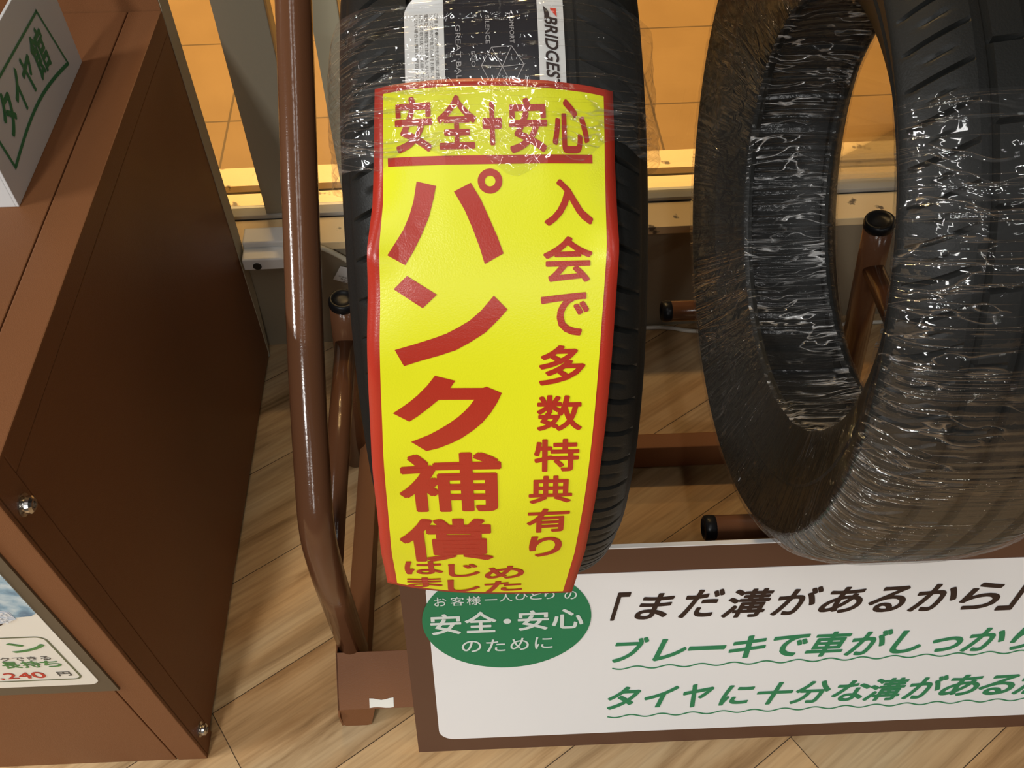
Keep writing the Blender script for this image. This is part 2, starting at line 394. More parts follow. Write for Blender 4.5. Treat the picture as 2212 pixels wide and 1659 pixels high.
def plane_mesh(VF, fn):
    return [fn(*p) for p in VF[0]], VF[1]
def cut2d(VF, step, axis=1):
    """slice 2-D triangles along lines so that they can be bent"""
    bm = bmesh.new(); vs = [bm.verts.new((p[0], p[1], p[2] if len(p) > 2 else 0)) for p in VF[0]]
    for f in VF[1]:
        try: bm.faces.new([vs[i] for i in f])
        except ValueError: pass
    co = np.array(VF[0]); lo, hi = co[:, axis].min(), co[:, axis].max()
    k = math.floor(lo / step) + 1
    while k * step < hi:
        pc = [0, 0, 0]; pc[axis] = k * step; pn = [0, 0, 0]; pn[axis] = 1
        bmesh.ops.bisect_plane(bm, geom=bm.verts[:] + bm.edges[:] + bm.faces[:], plane_co=pc, plane_no=pn)
        k += 1
    bm.verts.index_update()
    V = np.array([tuple(v.co) for v in bm.verts]); F = [tuple(v.index for v in f.verts) for f in bm.faces]
    bm.free(); return V, F
def rrect(x0, y0, x1, y1, r, n=8):
    P = []
    for cx, cy, a0 in ((x1 - r, y1 - r, 0), (x0 + r, y1 - r, 90), (x0 + r, y0 + r, 180), (x1 - r, y0 + r, 270)):
        for k in range(n + 1):
            a = math.radians(a0 + 90 * k / n); P.append((cx + r * math.cos(a), cy + r * math.sin(a)))
    return np.array(P)
def ribbon(P, w, closed=False):
    """flat line of width w along 2-D points"""
    P = np.array(P, float); n = len(P); V = []; F = []
    for i in range(n):
        a = P[(i - 1) % n] if (closed or i > 0) else P[i]; b = P[(i + 1) % n] if (closed or i < n - 1) else P[i]
        d = b - a; d /= np.hypot(*d); nn = np.array([-d[1], d[0]]) * w / 2
        V += [P[i] + nn, P[i] - nn]
    for i in range(n if closed else n - 1):
        j = (i + 1) % n; F.append((2 * i, 2 * i + 1, 2 * j + 1, 2 * j))
    return np.array(V), F
def plate_mesh(P2, fn_front, thick_dir):
    """outline -> solid plate: front face through fn, back offset by thick_dir"""
    n = len(P2); A = [Vector(fn_front(*p)) for p in P2]; B = [a + Vector(thick_dir) for a in A]
    F = [tuple(range(n)), tuple(range(n, 2 * n))[::-1]] + [(i, (i + 1) % n + 0, (i + 1) % n + n, i + n) for i in range(n)]
    return A + B, F

# ================================================================== the setting
def grid_plane(x0, x1, y0, y1, z):
    return [(x0, y0, z), (x1, y0, z), (x1, y1, z), (x0, y1, z)], [(0, 1, 2, 3)]
struct(obj('floor', BX(-3.5, 3.5, -3.5, 1.075, -0.05, 0.0), M['floor'], furniture=False))
struct(obj('floor_outside', BX(-3.5, 3.5, 1.252, 6.0, -0.05, 0.0), M['tile'], furniture=False))
struct(obj('wall_back', BX(-3.5, 3.5, 1.068, 1.25, -0.05, 0.214), M['lowwall'], furniture=False))
struct(obj('trim_1', BX(-3.5, 3.5, 1.0655, 1.124, 0.214, 0.229, bevel=0.0015), M['sill'], furniture=False))
struct(obj('trim_2', BX(-3.5, 3.5, 1.150, 1.187, 0.214, 0.229, bevel=0.001), M['sill'], furniture=False))
struct(obj('trim_3', BX(-3.5, 3.5, 1.187, 1.207, 0.208, 0.2165), M['gasket'], furniture=False))
struct(obj('trim_4', BX(-3.5, 3.5, 1.207, 1.253, 0.208, 0.229, bevel=0.001), M['sill'], furniture=False))
win = D.objects.new('window_1', None); COL.objects.link(win); win.location = (0, 1.135, 0.22); win['kind'] = 'structure'; ORIG['window_1'] = Vector((0, 1.135, 0.22))
bm = bmesh.new(); box(bm, -3.5, 3.5, 1.124, 1.150, 0.214, 0.237, bevel=0.002)
obj('bottom_rail', bm, M['rail'], win)
obj('gasket', BX(-3.5, 3.5, 1.1225, 1.1242, 0.2285, 0.2305), M['gasket'], win)
bm = bmesh.new(); box(bm, -0.303, -0.236, 1.128, 1.170, 0.236, 2.3, bevel=0.0015); obj('mullion', bm, M['mull_grey'], win)
bm = bmesh.new(); box(bm, -0.1815, -0.145, 1.128, 1.165, 0.236, 2.3, bevel=0.0015); obj('mullion', bm, M['mull_cream'], win)
for x0, x1 in ((-2.2, -0.303), (-0.236, -0.1815), (-0.145, 2.4)):
    obj('glass_pane', BX(x0, x1, 1.137, 1.143, 0.236, 2.3), M['glass'], win)

# ================================================================== display cabinet on the left
X1, XL, YF, YB, ZT = -0.3665, -1.05, 0.378, 1.030, 0.622
cab = thing('display_cabinet', 'brown metal display cabinet at the left with bolted corner edges and a dark side panel', 'cabinet', (-0.70, 0.70, 0))
bm = bmesh.new(); box(bm, XL, X1 - 0.001, YF + 0.0015, YB, 0.0, ZT - 0.001, bevel=0.0015); obj('carcass', bm, M['brown'], cab)
def seamed(name, x0, x1, y0, y1, z0, z1):
    bm = bmesh.new(); box(bm, x0, x1, y0, y1, z0, z1, bevel=0.0012, seg=2); return obj(name, bm, M['brown'], cab)
# side: corner post, top edge band and the set-in panel; gaps leave dark seams
obj('side_backing', BX(X1 - 0.004, X1 - 0.0009, YF + 0.003, YB - 0.001, 0.002, ZT - 0.004), M['seam'], cab)
e = 0.0035
seamed('corner_post', X1 - 0.0028, X1 + e, YF, YF + 0.0305, 0.0, ZT)
seamed('edge_band', X1 - 0.0028, X1 + e, YF + 0.0312, YB - 0.001, ZT - 0.0245, ZT)
seamed('side_panel', X1 - 0.0028, X1 + e - 0.0006, YF + 0.0318, YB - 0.001, 0.010, ZT - 0.0255)
# top: edge frame and panel
obj('top_backing', BX(XL, X1 - 0.002, YF + 0.003, YB - 0.002, ZT - 0.004, ZT - 0.0005), M['seam'], cab)
seamed('top_rim', X1 - 0.034, X1 + e, YF, YB - 0.001, ZT - 0.003, ZT + 0.0026)
seamed('top_panel', XL, X1 - 0.0355, YF, YB - 0.001, ZT - 0.003, ZT + 0.0022)
# front: stile and lower panel
seamed('front_stile', X1 - 0.0325, X1 + e, YF - 0.0025, YF + 0.004, 0.0, ZT + 0.0024)
seamed('front_panel', XL, X1 - 0.0345, YF - 0.002, YF + 0.004, 0.0, ZT + 0.0024)
# back board rising above the top, pale raw edge
obj('back_panel', BX(XL, X1 + e - 0.001, YB, YB + 0.004, 0.012, 1.35), M['brown'], cab)
V = [(X1 + e - d, y, z) for d in (0.0, 0.9) for (y, z) in ((YB + 0.001, 1.35), (YB + 0.031, 1.35), (YB + 0.031, 0.26), (YB + 0.024, 0.12), (YB + 0.004, 0.002), (YB + 0.001, 0.002))]
F = [tuple(range(6)), tuple(range(6, 12))[::-1]] + [(i, (i + 1) % 6, (i + 1) % 6 + 6, i + 6) for i in range(6)]
eb = obj('back_board_edge', (V, F), M['cream_edge'], cab); eb['label'] = 'pale cream raw board edge'
for (y, z) in ((0.394, 0.575), (0.395, 0.050)):
    v1 = lathe([(0.0095, 0.0), (0.0095, 0.0012), (0.0055, 0.0016), (0.0055, 0.0035), (0.0075, 0.004), (0.0072, 0.007), (0.005, 0.0088), (0.003, 0.0088), (0.0028, 0.0065)], (X1 + e, y, z), (1, 0, 0), 20)
    b = obj('bolt', v1, M['chrome'], cab, smooth=False); b['label'] = 'shiny steel bolt'

# ------------------------------------------------------------------ poster on the cabinet front
YP = YF - 0.0025
poster = thing('poster', 'white poster with blue snow picture and red price on the front of the brown cabinet', 'poster', (-0.65, YP, 0.42))
obj('backing_board', BX(-0.99, -0.3925, YP - 0.0025, YP, 0.2415, 0.565), M['board'], poster)
pf = lambda dy: (lambda x, z, l=0.0: (x, YP - 0.0025 - dy - l, z))
P = rrect(-0.975, 0.263, -0.404, 0.545, 0.012)
obj('sheet', plate_mesh(P, pf(0.0006), (0, 0.0006, 0)), M['sheet'], poster)
def snow_material():
    t = NT('snow_picture'); tc = t.new('ShaderNodeTexCoord')
    n = t.new('ShaderNodeTexNoise'); n.inputs['Scale'].default_value = 45; n.inputs['Detail'].default_value = 6; t.link(tc.outputs['Object'], n.inputs['Vector'])
    r = t.new('ShaderNodeValToRGB'); e = r.color_ramp.elements
    e[0].position = 0.33; e[0].color = (0.10, 0.20, 0.32, 1); e[1].position = 0.62; e[1].color = (0.62, 0.74, 0.80, 1)
    el = e.new(0.47); el.color = (0.26, 0.44, 0.58, 1)
    t.link(n.outputs['Fac'], r.inputs['Fac']); t.link(r.outputs['Color'], t.b.inputs['Base Color']); t.b.inputs['Roughness'].default_value = 0.4
    return t.m
M['snow'] = snow_material()
PP = [(-0.975, 0.545), (-0.975, 0.44)] + [(-0.95 + 0.54 * k / 30, 0.4335 + 0.0025 * math.sin(k * 1.7) + (0.0 if k < 24 else -0.0016 * (k - 24))) for k in range(31)] + [(-0.404, 0.431), (-0.404, 0.533), (-0.416, 0.545)]
bmp = ([pf(0.0009)(*p) for p in PP], [tuple(range(len(PP)))]); obj('snow_picture', bmp, M['snow'], poster)
def flake(cx, cy, r):
    parts = []
    for k in range(6):
        a = math.radians(60 * k + 10); d = np.array([math.cos(a), math.sin(a)])
        parts.append(ribbon([np.array([cx, cy]), np.array([cx, cy]) + d * r], r * 0.20))
        for q in (0.5, 0.78):
            for sgn in (1, -1):
                b = a + sgn * math.radians(55); s0 = np.array([cx, cy]) + d * r * q
                parts.append(ribbon([s0, s0 + np.array([math.cos(b), math.sin(b)]) * r * 0.34], r * 0.14))
    V = []; F = []
    for v, f in parts:
        n = len(V); V += list(v); F += [tuple(i + n for i in q) for q in f]
    return np.array(V), F
M['flake'] = mat('snowflake_white', (0.78, 0.82, 0.86), 0.45)
M['flake_b'] = mat('snow_pale_blue', (0.55, 0.63, 0.74), 0.45)
HP = [(-0.4425 + 0.020 * math.cos(math.radians(60 * k + 30)), 0.4285 + 0.016 * math.sin(math.radians(60 * k + 30))) for k in range(6)]
obj('snowflake', merge((plane_mesh((HP, [tuple(range(6))]), pf(0.0011)))), M['flake_b'], poster)
obj('snowflake', plane_mesh(flake(-0.4425, 0.429, 0.0165), pf(0.0014)), M['flake'], poster)
obj('frame_line', plane_mesh(ribbon(rrect(-0.93, 0.2795, -0.4165, 0.382, 0.009), 0.0022, True), pf(0.0009)), M['olive'], poster)
obj('lettering', plane_mesh(letters([('す', -0.4560, 0.4075, -0.4325, 0.4245)], 0.012), pf(0.0009)), M['ink'], poster)
obj('lettering', plane_mesh(letters([('プ', -0.545, 0.349, -0.511, 0.371), ('ラ', -0.503, 0.349, -0.4660, 0.3715), ('ン', -0.4575, 0.3485, -0.4225, 0.3705)], 0.02), pf(0.0009)), M['green_p'], poster)
obj('lettering', plane_mesh(line_text('チェックできる', -0.5150, 0.3295, -0.4285, 0.3385, 0.004), pf(0.0009)), M['grey_ink'], poster)
obj('lettering', plane_mesh(letters([('長', -0.4800, 0.312, -0.4625, 0.3285), ('持', -0.4610, 0.312, -0.4435, 0.3285), ('ち', -0.4425, 0.312, -0.4240, 0.3275)], 0.02), pf(0.0009)), M['green_p'], poster)
obj('lettering', plane_mesh(letters([('3', -0.5100, 0.2858, -0.4980, 0.3010), (',', -0.4955, 0.2835, -0.4915, 0.2885), ('2', -0.4885, 0.2858, -0.4765, 0.3010), ('4', -0.4755, 0.2858, -0.4630, 0.3010), ('0', -0.4620, 0.2856, -0.4490, 0.3012)], 0.012), pf(0.0009)), M['price'], poster)
obj('lettering', plane_mesh(letters([('円', -0.4365, 0.2885, -0.4235, 0.2990)], 0.01), pf(0.0009)), M['grey_ink'], poster)

# ------------------------------------------------------------------ card stand on the cabinet
k9 = 0.983
cx0 = -0.429; zb = ZT + 0.0023
card = thing('card_stand', 'white folded card stand with green framed lettering standing on the brown cabinet top', 'sign', (cx0, 0.81, zb))
YA, YBk, ZC_ = 0.6885, 0.927, 0.7455
obj('lettered_side', BX(cx0 - 0.003, cx0, YA, YBk, zb, ZC_, bevel=0.0006), M['white_card'], card)
obj('front_side', BX(cx0 - 0.20, cx0 - 0.003, YA, YA + 0.003, zb, 0.690, bevel=0.0006), M['white_card'], card)
sideF = lambda y, z, l=0.0: (cx0 + 0.0004 + l, y, z)
kz = lambda z: 1.2 - (1.2 - z) * k9
bow = [(0.7253 + (0.9084 - 0.7253) * t, 0.6413 + (0.6343 - 0.6413) * t + 0.012 * math.sin(PI * t)) for t in [i / 14 for i in range(15)]]
lp = [(0.8887, 0.7052), (0.7000, 0.7100)]
fr = bow + [(0.9084, 0.6343), (0.8887, 0.7052), (0.7150, 0.7090), (0.7253, 0.6413)]
def seg_ribbon(a, b, w): return ribbon([np.array(a), np.array(b)], w)
sc = lambda p: (p[0] * k9, kz(p[1]))
parts = [ribbon([sc(p) for p in bow], 0.0042), seg_ribbon(sc((0.9095, 0.6325)), sc((0.8880, 0.7070)), 0.0028), seg_ribbon(sc((0.8895, 0.7052)), sc((0.7160, 0.7095)), 0.0030), seg_ribbon(sc((0.7160, 0.7110)), sc((0.7253, 0.6395)), 0.0034)]
V = []; F = []
for v, f in parts:
    n = len(V); V += list(v); F += [tuple(i + n for i in q) for q in f]
obj('emblem_frame', plane_mesh((np.array(V), F), sideF), M['green_l'], card)
obj('lettering', plane_mesh(letters([('タ',) + sc((0.7430, 0.6590)) + sc((0.7720, 0.6990)), ('イ',) + sc((0.7790, 0.6590)) + sc((0.8030, 0.6985)), ('ヤ',) + sc((0.8090, 0.6590)) + sc((0.8360, 0.6975)), ('館',) + sc((0.8420, 0.6560)) + sc((0.8790, 0.6985))], 0.025, 0.10), sideF), M['green_l'], card)

# ================================================================== display rack
rack = thing('tyre_rack', 'brown tube display rack with bent side rail carrying the two tyres', 'rack', (0.15, 0.65, 0))
XT = -0.177
P = fillet([(XT - 0.004, 0.487, 0.055), (XT, 0.4715, 0.300), (XT, 0.478, 0.372), (XT, 0.583, 0.485), (XT, 0.8717, 0.7204), (XT, 1.00, 0.826)], 0.10, 10)
obj('side_rail', tube(P, 0.018, 28), M['tube'], rack, smooth=True)
for top, weld, r in (((XT, 0.8166, 0.3531), (-0.183, 0.8166, 0.279), 0.017), ((0.50, 0.8705, 0.4099), (0.5118, 0.8705, 0.3329), 0.0185)):
    top = Vector(top); d = (top - Vector(weld)).normalized(); foot = top - d * ((top.z - 0.004) / d.z)
    o = obj('post', tube([foot, Vector(weld), top], r, 24), M['tube'], rack, smooth=True)
    obj('end_cap', end_cap(top - d * 0.004, d, r), M['black_cap'], o, smooth=True)['label'] = 'black plastic end cap'
ZR, YR1, YR2, RR = 0.302, 0.505, 0.829, 0.0136
obj('arm', tube([(-0.182, 0.8166, 0.283), (-0.179, 0.676, 0.290), (XT, 0.484, 0.283)], 0.0140, 20), M['tube'], rack, smooth=True)
obj('arm', tube([(0.5105, 0.8705, 0.338), (0.5105, 0.742, 0.342), (0.5105, YR1, ZR)], 0.0140, 20), M['tube'], rack, smooth=True)
for y, xe in ((YR1, 0.62), (YR2, 0.452)):
    o = obj('cradle_rail', tube([(0.2409, y, ZR), (xe, y, ZR)], RR, 24), M['tube'], rack, smooth=True)
    obj('end_cap', end_cap((0.2409, y, ZR), (-1, 0, 0), RR), M['black_cap'], o, smooth=True)['label'] = 'black plastic end cap'
    obj('cradle_rail', tube([(-0.075, y, ZR), (0.088, y, ZR)], RR, 24), M['tube'], rack, smooth=True)
bm = bmesh.new(); box(bm, -0.085, 0.95, 0.492, 0.518, 0.004, 0.050, bevel=0.002); obj('front_beam', bm, M['brown'], rack)
for x in (0.066, -0.040, 0.415):
    if x < 0.4: obj('rail_support', tube([(x, YR1, 0.045), (x, YR1, ZR - 0.010)], 0.011, 16), M['tube'], rack, smooth=True)
    obj('rail_support', tube([(x, 0.795, 0.050), (x, 0.815, 0.20), (x, YR2, ZR - 0.010)], 0.011, 16), M['tube'], rack, smooth=True)
bm = bmesh.new(); box(bm, -0.193, -0.165, 0.43, 0.83, 0.004, 0.050, bevel=0.002); obj('base_beam', bm, M['brown'], rack)
bm = bmesh.new(); box(bm, -0.165, 0.95, 0.780, 0.806, 0.006, 0.058, bevel=0.002); obj('cross_bar', bm, M['brown'], rack)
# folded foot bracket
V = []
prof = [(0.4105, 0.0, 0), (0.4105, 0.0355, 0), (0.4540, 0.0845, 1), (0.4560, 0.0825, 1), (0.4125, 0.034, 0), (0.4125, 0.0, 0)]
def bracket():
    bm = bmesh.new()
    pts = [(0.4148, 0.0405), (0.4690, 0.0885), (0.4703, 0.0868), (0.4165, 0.0388)]
    A = [bm.verts.new((-0.198, y, z)) for y, z in pts]; B = [bm.verts.new((-0.045, y, z)) for y, z in pts]
    n = len(pts); bm.faces.new(A); bm.faces.new(B[::-1])
    for i in range(n): bm.faces.new((A[i], A[(i + 1) % n], B[(i + 1) % n], B[i]))
    # side cheek
    ch = [(0.4095, 0.0), (0.4095, 0.033), (0.4148, 0.0405), (0.4690, 0.0885), (0.52, 0.0885), (0.52, 0.0)]
    A = [bm.verts.new((-0.1985, y, z)) for y, z in ch]; B = [bm.verts.new((-0.1965, y, z)) for y, z in ch]; n = len(ch)
    bm.faces.new(A); bm.faces.new(B[::-1])
    for i in range(n): bm.faces.new((A[i], A[(i + 1) % n], B[(i + 1) % n], B[i]))
    # lower tongue
    lo = [(-0.198, 0.0405), (-0.1525, 0.0405), (-0.1605, 0.003), (-0.167, 0.0005), (-0.193, 0.0005), (-0.1975, 0.006)]
    A = [bm.verts.new((x, 0.4145 - 0.006 * (1 - z / 0.0405), z)) for x, z in lo]; B = [bm.verts.new((x, 0.4168 - 0.006 * (1 - z / 0.0405), z)) for x, z in lo]; n = len(lo)
    bm.faces.new(A); bm.faces.new(B[::-1])
    for i in range(n): bm.faces.new((A[i], A[(i + 1) % n], B[(i + 1) % n], B[i]))
    return bm
br = obj('foot_bracket', bracket(), M['brown'], rack)
obj('rubber_foot', lathe([(0.013, 0.0), (0.014, 0.004), (0.013, 0.02), (0.010, 0.026)], (-0.178, 0.432, 0.0), (0, 0, 1), 20), M['black_cap'], br, smooth=True)
def on_plate(x, t): return (x, 0.4148 + 0.0542 * t - 0.0004, 0.0405 + 0.048 * t + 0.0005)
tp = [(-0.159 + 0.030 * i / 6, 0.02 + 0.01 * math.sin(i)) for i in range(7)] + [(-0.129 - 0.030 * i / 6, 0.17 + 0.018 * math.cos(i * 1.1)) for i in range(7)]
tv = [on_plate(*p) for p in tp]; obj('tape_scrap', (tv, [(i, i + 1, 12 - i, 13 - i) for i in range(6)]), M['tape'], br)['label'] = 'scrap of white tape'

# ================================================================== tyres
def tyre_section(R, flat):
    tread = [(0.0, R), (0.0105, R), (0.0120, R - 0.007), (0.0195, R - 0.007), (0.0210, R - 0.0003), (0.030, R - 0.0006), (0.0405, R - 0.0015), (0.0420, R - 0.008), (0.0500, R - 0.0085), (0.0515, R - 0.0028),
             (0.057, R - 0.0036), (0.062, R - 0.0046), (0.067, R - 0.006), (0.072, R - 0.0080), (0.077, R - 0.0108), (0.081, R - 0.0138), (0.0850, R - 0.0178), (0.0885, R - 0.0225)]
    if flat:    # unmounted and squeezed: the sidewalls run straight in to the beads
        side = [(0.0908, R - 0.0255), (0.0915, R - 0.0280), (0.0895, R - 0.0330), (0.0850, R - 0.0420), (0.0790, R - 0.0550), (0.0725, R - 0.0690), (0.0735, R - 0.0715), (0.0690, R - 0.0780), (0.0610, R - 0.0950), (0.0545, R - 0.1090), (0.0505, R - 0.1180)]
    else:
        side = [(0.0905, R - 0.0265), (0.0912, R - 0.030), (0.0945, R - 0.034), (0.0975, R - 0.044), (0.0995, R - 0.056), (0.1000, R - 0.068), (0.0985, R - 0.079), (0.0960, R - 0.0855), (0.0968, R - 0.0880), (0.0935, R - 0.0905), (0.0880, R - 0.0985), (0.0790, R - 0.108), (0.0690, R - 0.1160), (0.0620, R - 0.1205)]
    inner = [(0.0470, R - 0.1212), (0.0430, R - 0.1212), (0.0410, R - 0.1180), (0.0425, R - 0.1100), (0.052, R - 0.092), (0.066, R - 0.066), (0.075, R - 0.044), (0.070, R - 0.030), (0.055, R - 0.021), (0.030, R - 0.0175)]
    half = tread + side + inner
    full = [(-h, r) for h, r in half[:0:-1]] + half
    outer = [True] * len(half[1:]) ; nt = len(tread)
    flags = [k < nt for k in range(len(half))]
    fl = flags[:0:-1] + flags
    return full + [(0.0, R - 0.0170)], fl + [False]
def make_tyre(name, xc, yc, zc, R, label, flat):
    t = thing(name, label, 'tyre', (xc, yc, zc - R), group=None)
    (sec, fl), NA = tyre_section(R, flat), 936
    n = len(sec); h = np.array([q[0] for q in sec]); r = np.array([q[1] for q in sec]); outer = np.broadcast_to(np.array(fl), (NA, n))
    i = np.arange(NA); V = np.zeros((NA, n, 3))
    HH = np.broadcast_to(h, (NA, n)); AH = np.abs(HH); RR_ = np.broadcast_to(r, (NA, n)).copy(); ii = i[:, None] * np.ones((1, n), int)
    # shoulder sipes, a shorter cut between them, and slits in the ribs
    RR_[(AH > 0.0525) & (AH < 0.0880) & outer & (ii % 12 == 0)] -= 0.0034
    RR_[(AH > 0.0660) & (AH < 0.0800) & outer & (ii % 12 == 6)] -= 0.0016
    RR_[(AH > 0.0205) & (AH < 0.0412) & (AH > 0.0295) & outer & (ii % 24 == 20)] -= 0.005
    ang = 2 * PI * ii / NA + 1.1 * np.maximum(0, AH - 0.05) + 0.25 * AH
    V[:, :, 0] = xc + HH
    V[:, :, 1] = yc + RR_ * np.cos(ang)
    V[:, :, 2] = zc + RR_ * np.sin(ang)
    idx = np.arange(NA * n).reshape(NA, n); nx = np.roll(idx, -1, 0)
    F = np.stack([idx, np.roll(idx, -1, 1), np.roll(nx, -1, 1), nx], -1).reshape(-1, 4)
    o = obj('carcass', (V.reshape(-1, 3), F), M['rubber'], t, smooth=False)
    me = o.data
    sm = np.ones(len(me.polygons), bool); me.polygons.foreach_set('use_smooth', sm)
    me.set_sharp_from_angle(angle=math.radians(32))
    return t
TL = dict(xc=0.0098, yc=0.667, zc=0.6025, R=0.3300, gap=0.0002)
TR = dict(xc=0.3585, yc=0.667, zc=0.5950, R=0.3235, gap=0.0040)
for t in (TL, TR):   # seat each tyre on the two cradle rails
    s = (YR2 - YR1) / 2; t['zc'] = ZR + math.sqrt((t['R'] + RR + t['gap']) ** 2 - s * s)
tyre_l = make_tyre('tyre', TL['xc'], TL['yc'], TL['zc'], TL['R'], 'black tyre with a long yellow banner hanging over its tread', False)
tyre_r = make_tyre('tyre', TR['xc'], TR['yc'], TR['zc'], TR['R'], 'black tyre at the right wrapped in clear film, its open hole facing left', True)

def film_section(R, off, inner=True):
    o = [(0.0, R), (0.03, R - 0.0003), (0.055, R - 0.003), (0.072, R - 0.0078), (0.081, R - 0.0135), (0.0885, R - 0.0222), (0.0918, R - 0.0282), (0.0850, R - 0.0420), (0.0730, R - 0.0690), (0.0610, R - 0.0950), (0.0500, R - 0.1195)] if inner else [(0.0, R), (0.03, R - 0.0003), (0.055, R - 0.003), (0.072, R - 0.0078), (0.081, R - 0.0135), (0.0885, R - 0.0222), (0.0945, R - 0.034), (0.0985, R - 0.048), (0.1005, R - 0.066), (0.0985, R - 0.080), (0.0960, R - 0.0875), (0.0885, R - 0.099), (0.0700, R - 0.116), (0.0600, R - 0.1215)]
    full = [(-h, r) for h, r in o[:0:-1]] + o
    # offset outwards
    out = []
    for k, (h, r) in enumerate(full):
        a = full[max(0, k - 1)]; b = full[min(len(full) - 1, k + 1)]; dx, dy = b[0] - a[0], b[1] - a[1]; L = math.hypot(dx, dy)
        out.append((h - dy / L * off, r + dx / L * off))
    if inner:
        m = 10; a, b = out[-1], out[0]
        for k in range(1, m): out.append((a[0] + (b[0] - a[0]) * k / m, a[1] - 0.0012 + 0.004 * math.sin(PI * k / m)))
        out.append(out[0])
    # resample
    P = np.array(out); s = np.r_[0, np.cumsum(np.hypot(*np.diff(P, axis=0).T))]
    q = np.linspace(0, s[-1], int(s[-1] / 0.006) + 2)
    return np.c_[np.interp(q, s, P[:, 0]), np.interp(q, s, P[:, 1])], q
def make_film(name, T, a0, a1, off, mtl, parent, amp=0.0009, inner=True, edge=None, step=0.4, bias=None, label=None, hmin=None, ridge=None):
    P, q = film_section(T['R'], off, inner)
    if hmin is not None:
        keep = P[:, 1] > T['R'] - hmin; P = P[keep]; q = q[keep]
    na = int(abs(a1 - a0) / step) + 2; A = np.linspace(a0, a1, na)
    V = np.zeros((na, len(P), 3)); UV = np.zeros((na, len(P), 2))
    for i, a in enumerate(A):
        for j in range(len(P)):
            aa = a
            if edge is not None: aa = a + edge(P[j, 0], (a - a0) / (a1 - a0))
            h, r = P[j]
            rad = math.radians(aa)
            w = mnoise.noise(Vector((aa * 1.1, q[j] * 7.0, off * 1000))) + 0.6 * mnoise.noise(Vector((aa * 2.7, q[j] * 12.0, 5.0)))
            d = amp * (w + 0.6)
            if bias is not None: d += bias(h, aa)
            if ridge is not None: d += ridge(h, aa, r)
            hh = h * (1 + max(d, 0) / 0.11) if r > 0.212 else h; rr = r + d
            V[i, j] = (T['xc'] + hh, T['yc'] + rr * math.cos(rad), T['zc'] + rr * math.sin(rad))
            UV[i, j] = (rad * T['R'], q[j])
    n = len(P); idx = np.arange(na * n).reshape(na, n)
    F = np.stack([idx[:-1, :-1], idx[:-1, 1:], idx[1:, 1:], idx[1:, :-1]], -1).reshape(-1, 4)
    o = obj(name, (V.reshape(-1, 3), F, UV.reshape(-1, 2)), mtl, parent, smooth=True)
    if isinstance(mtl, (list, tuple)):      # second slot: the straight span from bead to bead
        col = [1 if (P[j, 1] < 0.2125 and abs(P[j, 0]) < 0.0485) else 0 for j in range(n - 1)]
        o.data.polygons.foreach_set('material_index', col * (na - 1))
    if label: o['label'] = label
    return o
def pull_ridges(h, a, r):
    """the film is pulled into cords across the tyre, deepest on the straight inner span and on the front of the tread"""
    a = a % 360
    n1 = mnoise.noise(Vector((a * 0.26, h * 2.5, 1.7))); n2 = mnoise.noise(Vector((a * 0.75, h * 6.0, 8.3))); n3 = mnoise.noise(Vector((a * 0.55, h * 5.0, 3.1)))
    if r < 0.212: return -0.0050 * (n1 + 0.5) * (1 if abs(h) < 0.045 else 0.4) - 0.0020 * n2
    w = max(0.0, 1 - abs(a - 142) / 36) * max(0.0, min(1.0, mnoise.noise(Vector((a * 0.05, h * 10, 4.4))) * 1.6 + 0.6))
    return 0.0016 * (n3 + 0.4) * (0.25 + w) + 0.0009 * n2 * w
make_film('plastic_wrap', TR, 124.8, 124.8 + 318, 0.0022, (M['film'], M['film_inner']), tyre_r, amp=0.0008, step=0.27, ridge=pull_ridges, label='clear wrinkled stretch film')

# label stuck on the left tread
def ST(a, x, lift):      # point on the left tread, a in degrees
    rad = math.radians(a); r = TL['R'] + lift - float(np.interp(abs(x - TL['xc']), [0, 0.03, 0.055, 0.062], [0, 0.0003, 0.003, 0.0046]))
    return (x, TL['yc'] + r * math.cos(rad), TL['zc'] + r * math.sin(rad))
def strip(x0f, x1f, a0, a1, lift, nx=10, na=24):
    V = []; F = []
    for i in range(na + 1):
        t = i / na; a = a0 + (a1 - a0) * t
        for j in range(nx + 1): V.append(ST(a, x0f(t) + (x1f(t) - x0f(t)) * j / nx, lift(t, j / nx) if callable(lift) else lift))
    for i in range(na):
        for j in range(nx): k = i * (nx + 1) + j; F.append((k, k + 1, k + nx + 2, k + nx + 1))
    return V, F
lab = obj('tread_label', strip(lambda t: -0.030, lambda t: 0.048, 110.0, 126.0, 0.0006), M['label_b'], tyre_l, smooth=True); lab['label'] = 'black and white printed label'
obj('white_strip', strip(lambda t: -0.0425 if t > 0.12 else -0.0425 + 0.006 * (1 - t / 0.12) ** 2, lambda t: -0.0188, 114.35, 126.0, lambda t, u: 0.0009 + 0.003 * max(0, 1 - t / 0.08)), M['label_w'], lab, smooth=True)
obj('white_strip', strip(lambda t: 0.0372, lambda t: 0.0530, 110.0, 126.0, 0.0009), M['label_w'], lab, smooth=True)
def tread_text(s, xb, xt, a0, a1, off=0.0, lift=0.0012, shear=0.0):
    """string running down the tread: baseline at x = xb, tops at x = xt"""
    VF = cut2d(line_text(s, 0, 0, 1, 1, off, shear), 0.05, 0)
    return [ST(a0 + (a1 - a0) * u, xb + (xt - xb) * v, lift + l) for u, v, l in VF[0]], VF[1]
obj('lettering', tread_text('BRIDGESTONE', 0.0412, 0.0492, 116.55, 128.3, 0.02, 0.0012, 0.22), M['ink'], lab)
em_k = [(115.35, 0.0408), (116.55, 0.0415), (116.75, 0.0445), (115.95, 0.0440)]
em_r = [(115.60, 0.0450), (115.62, 0.0486), (116.65, 0.0490), (115.85, 0.0452)]
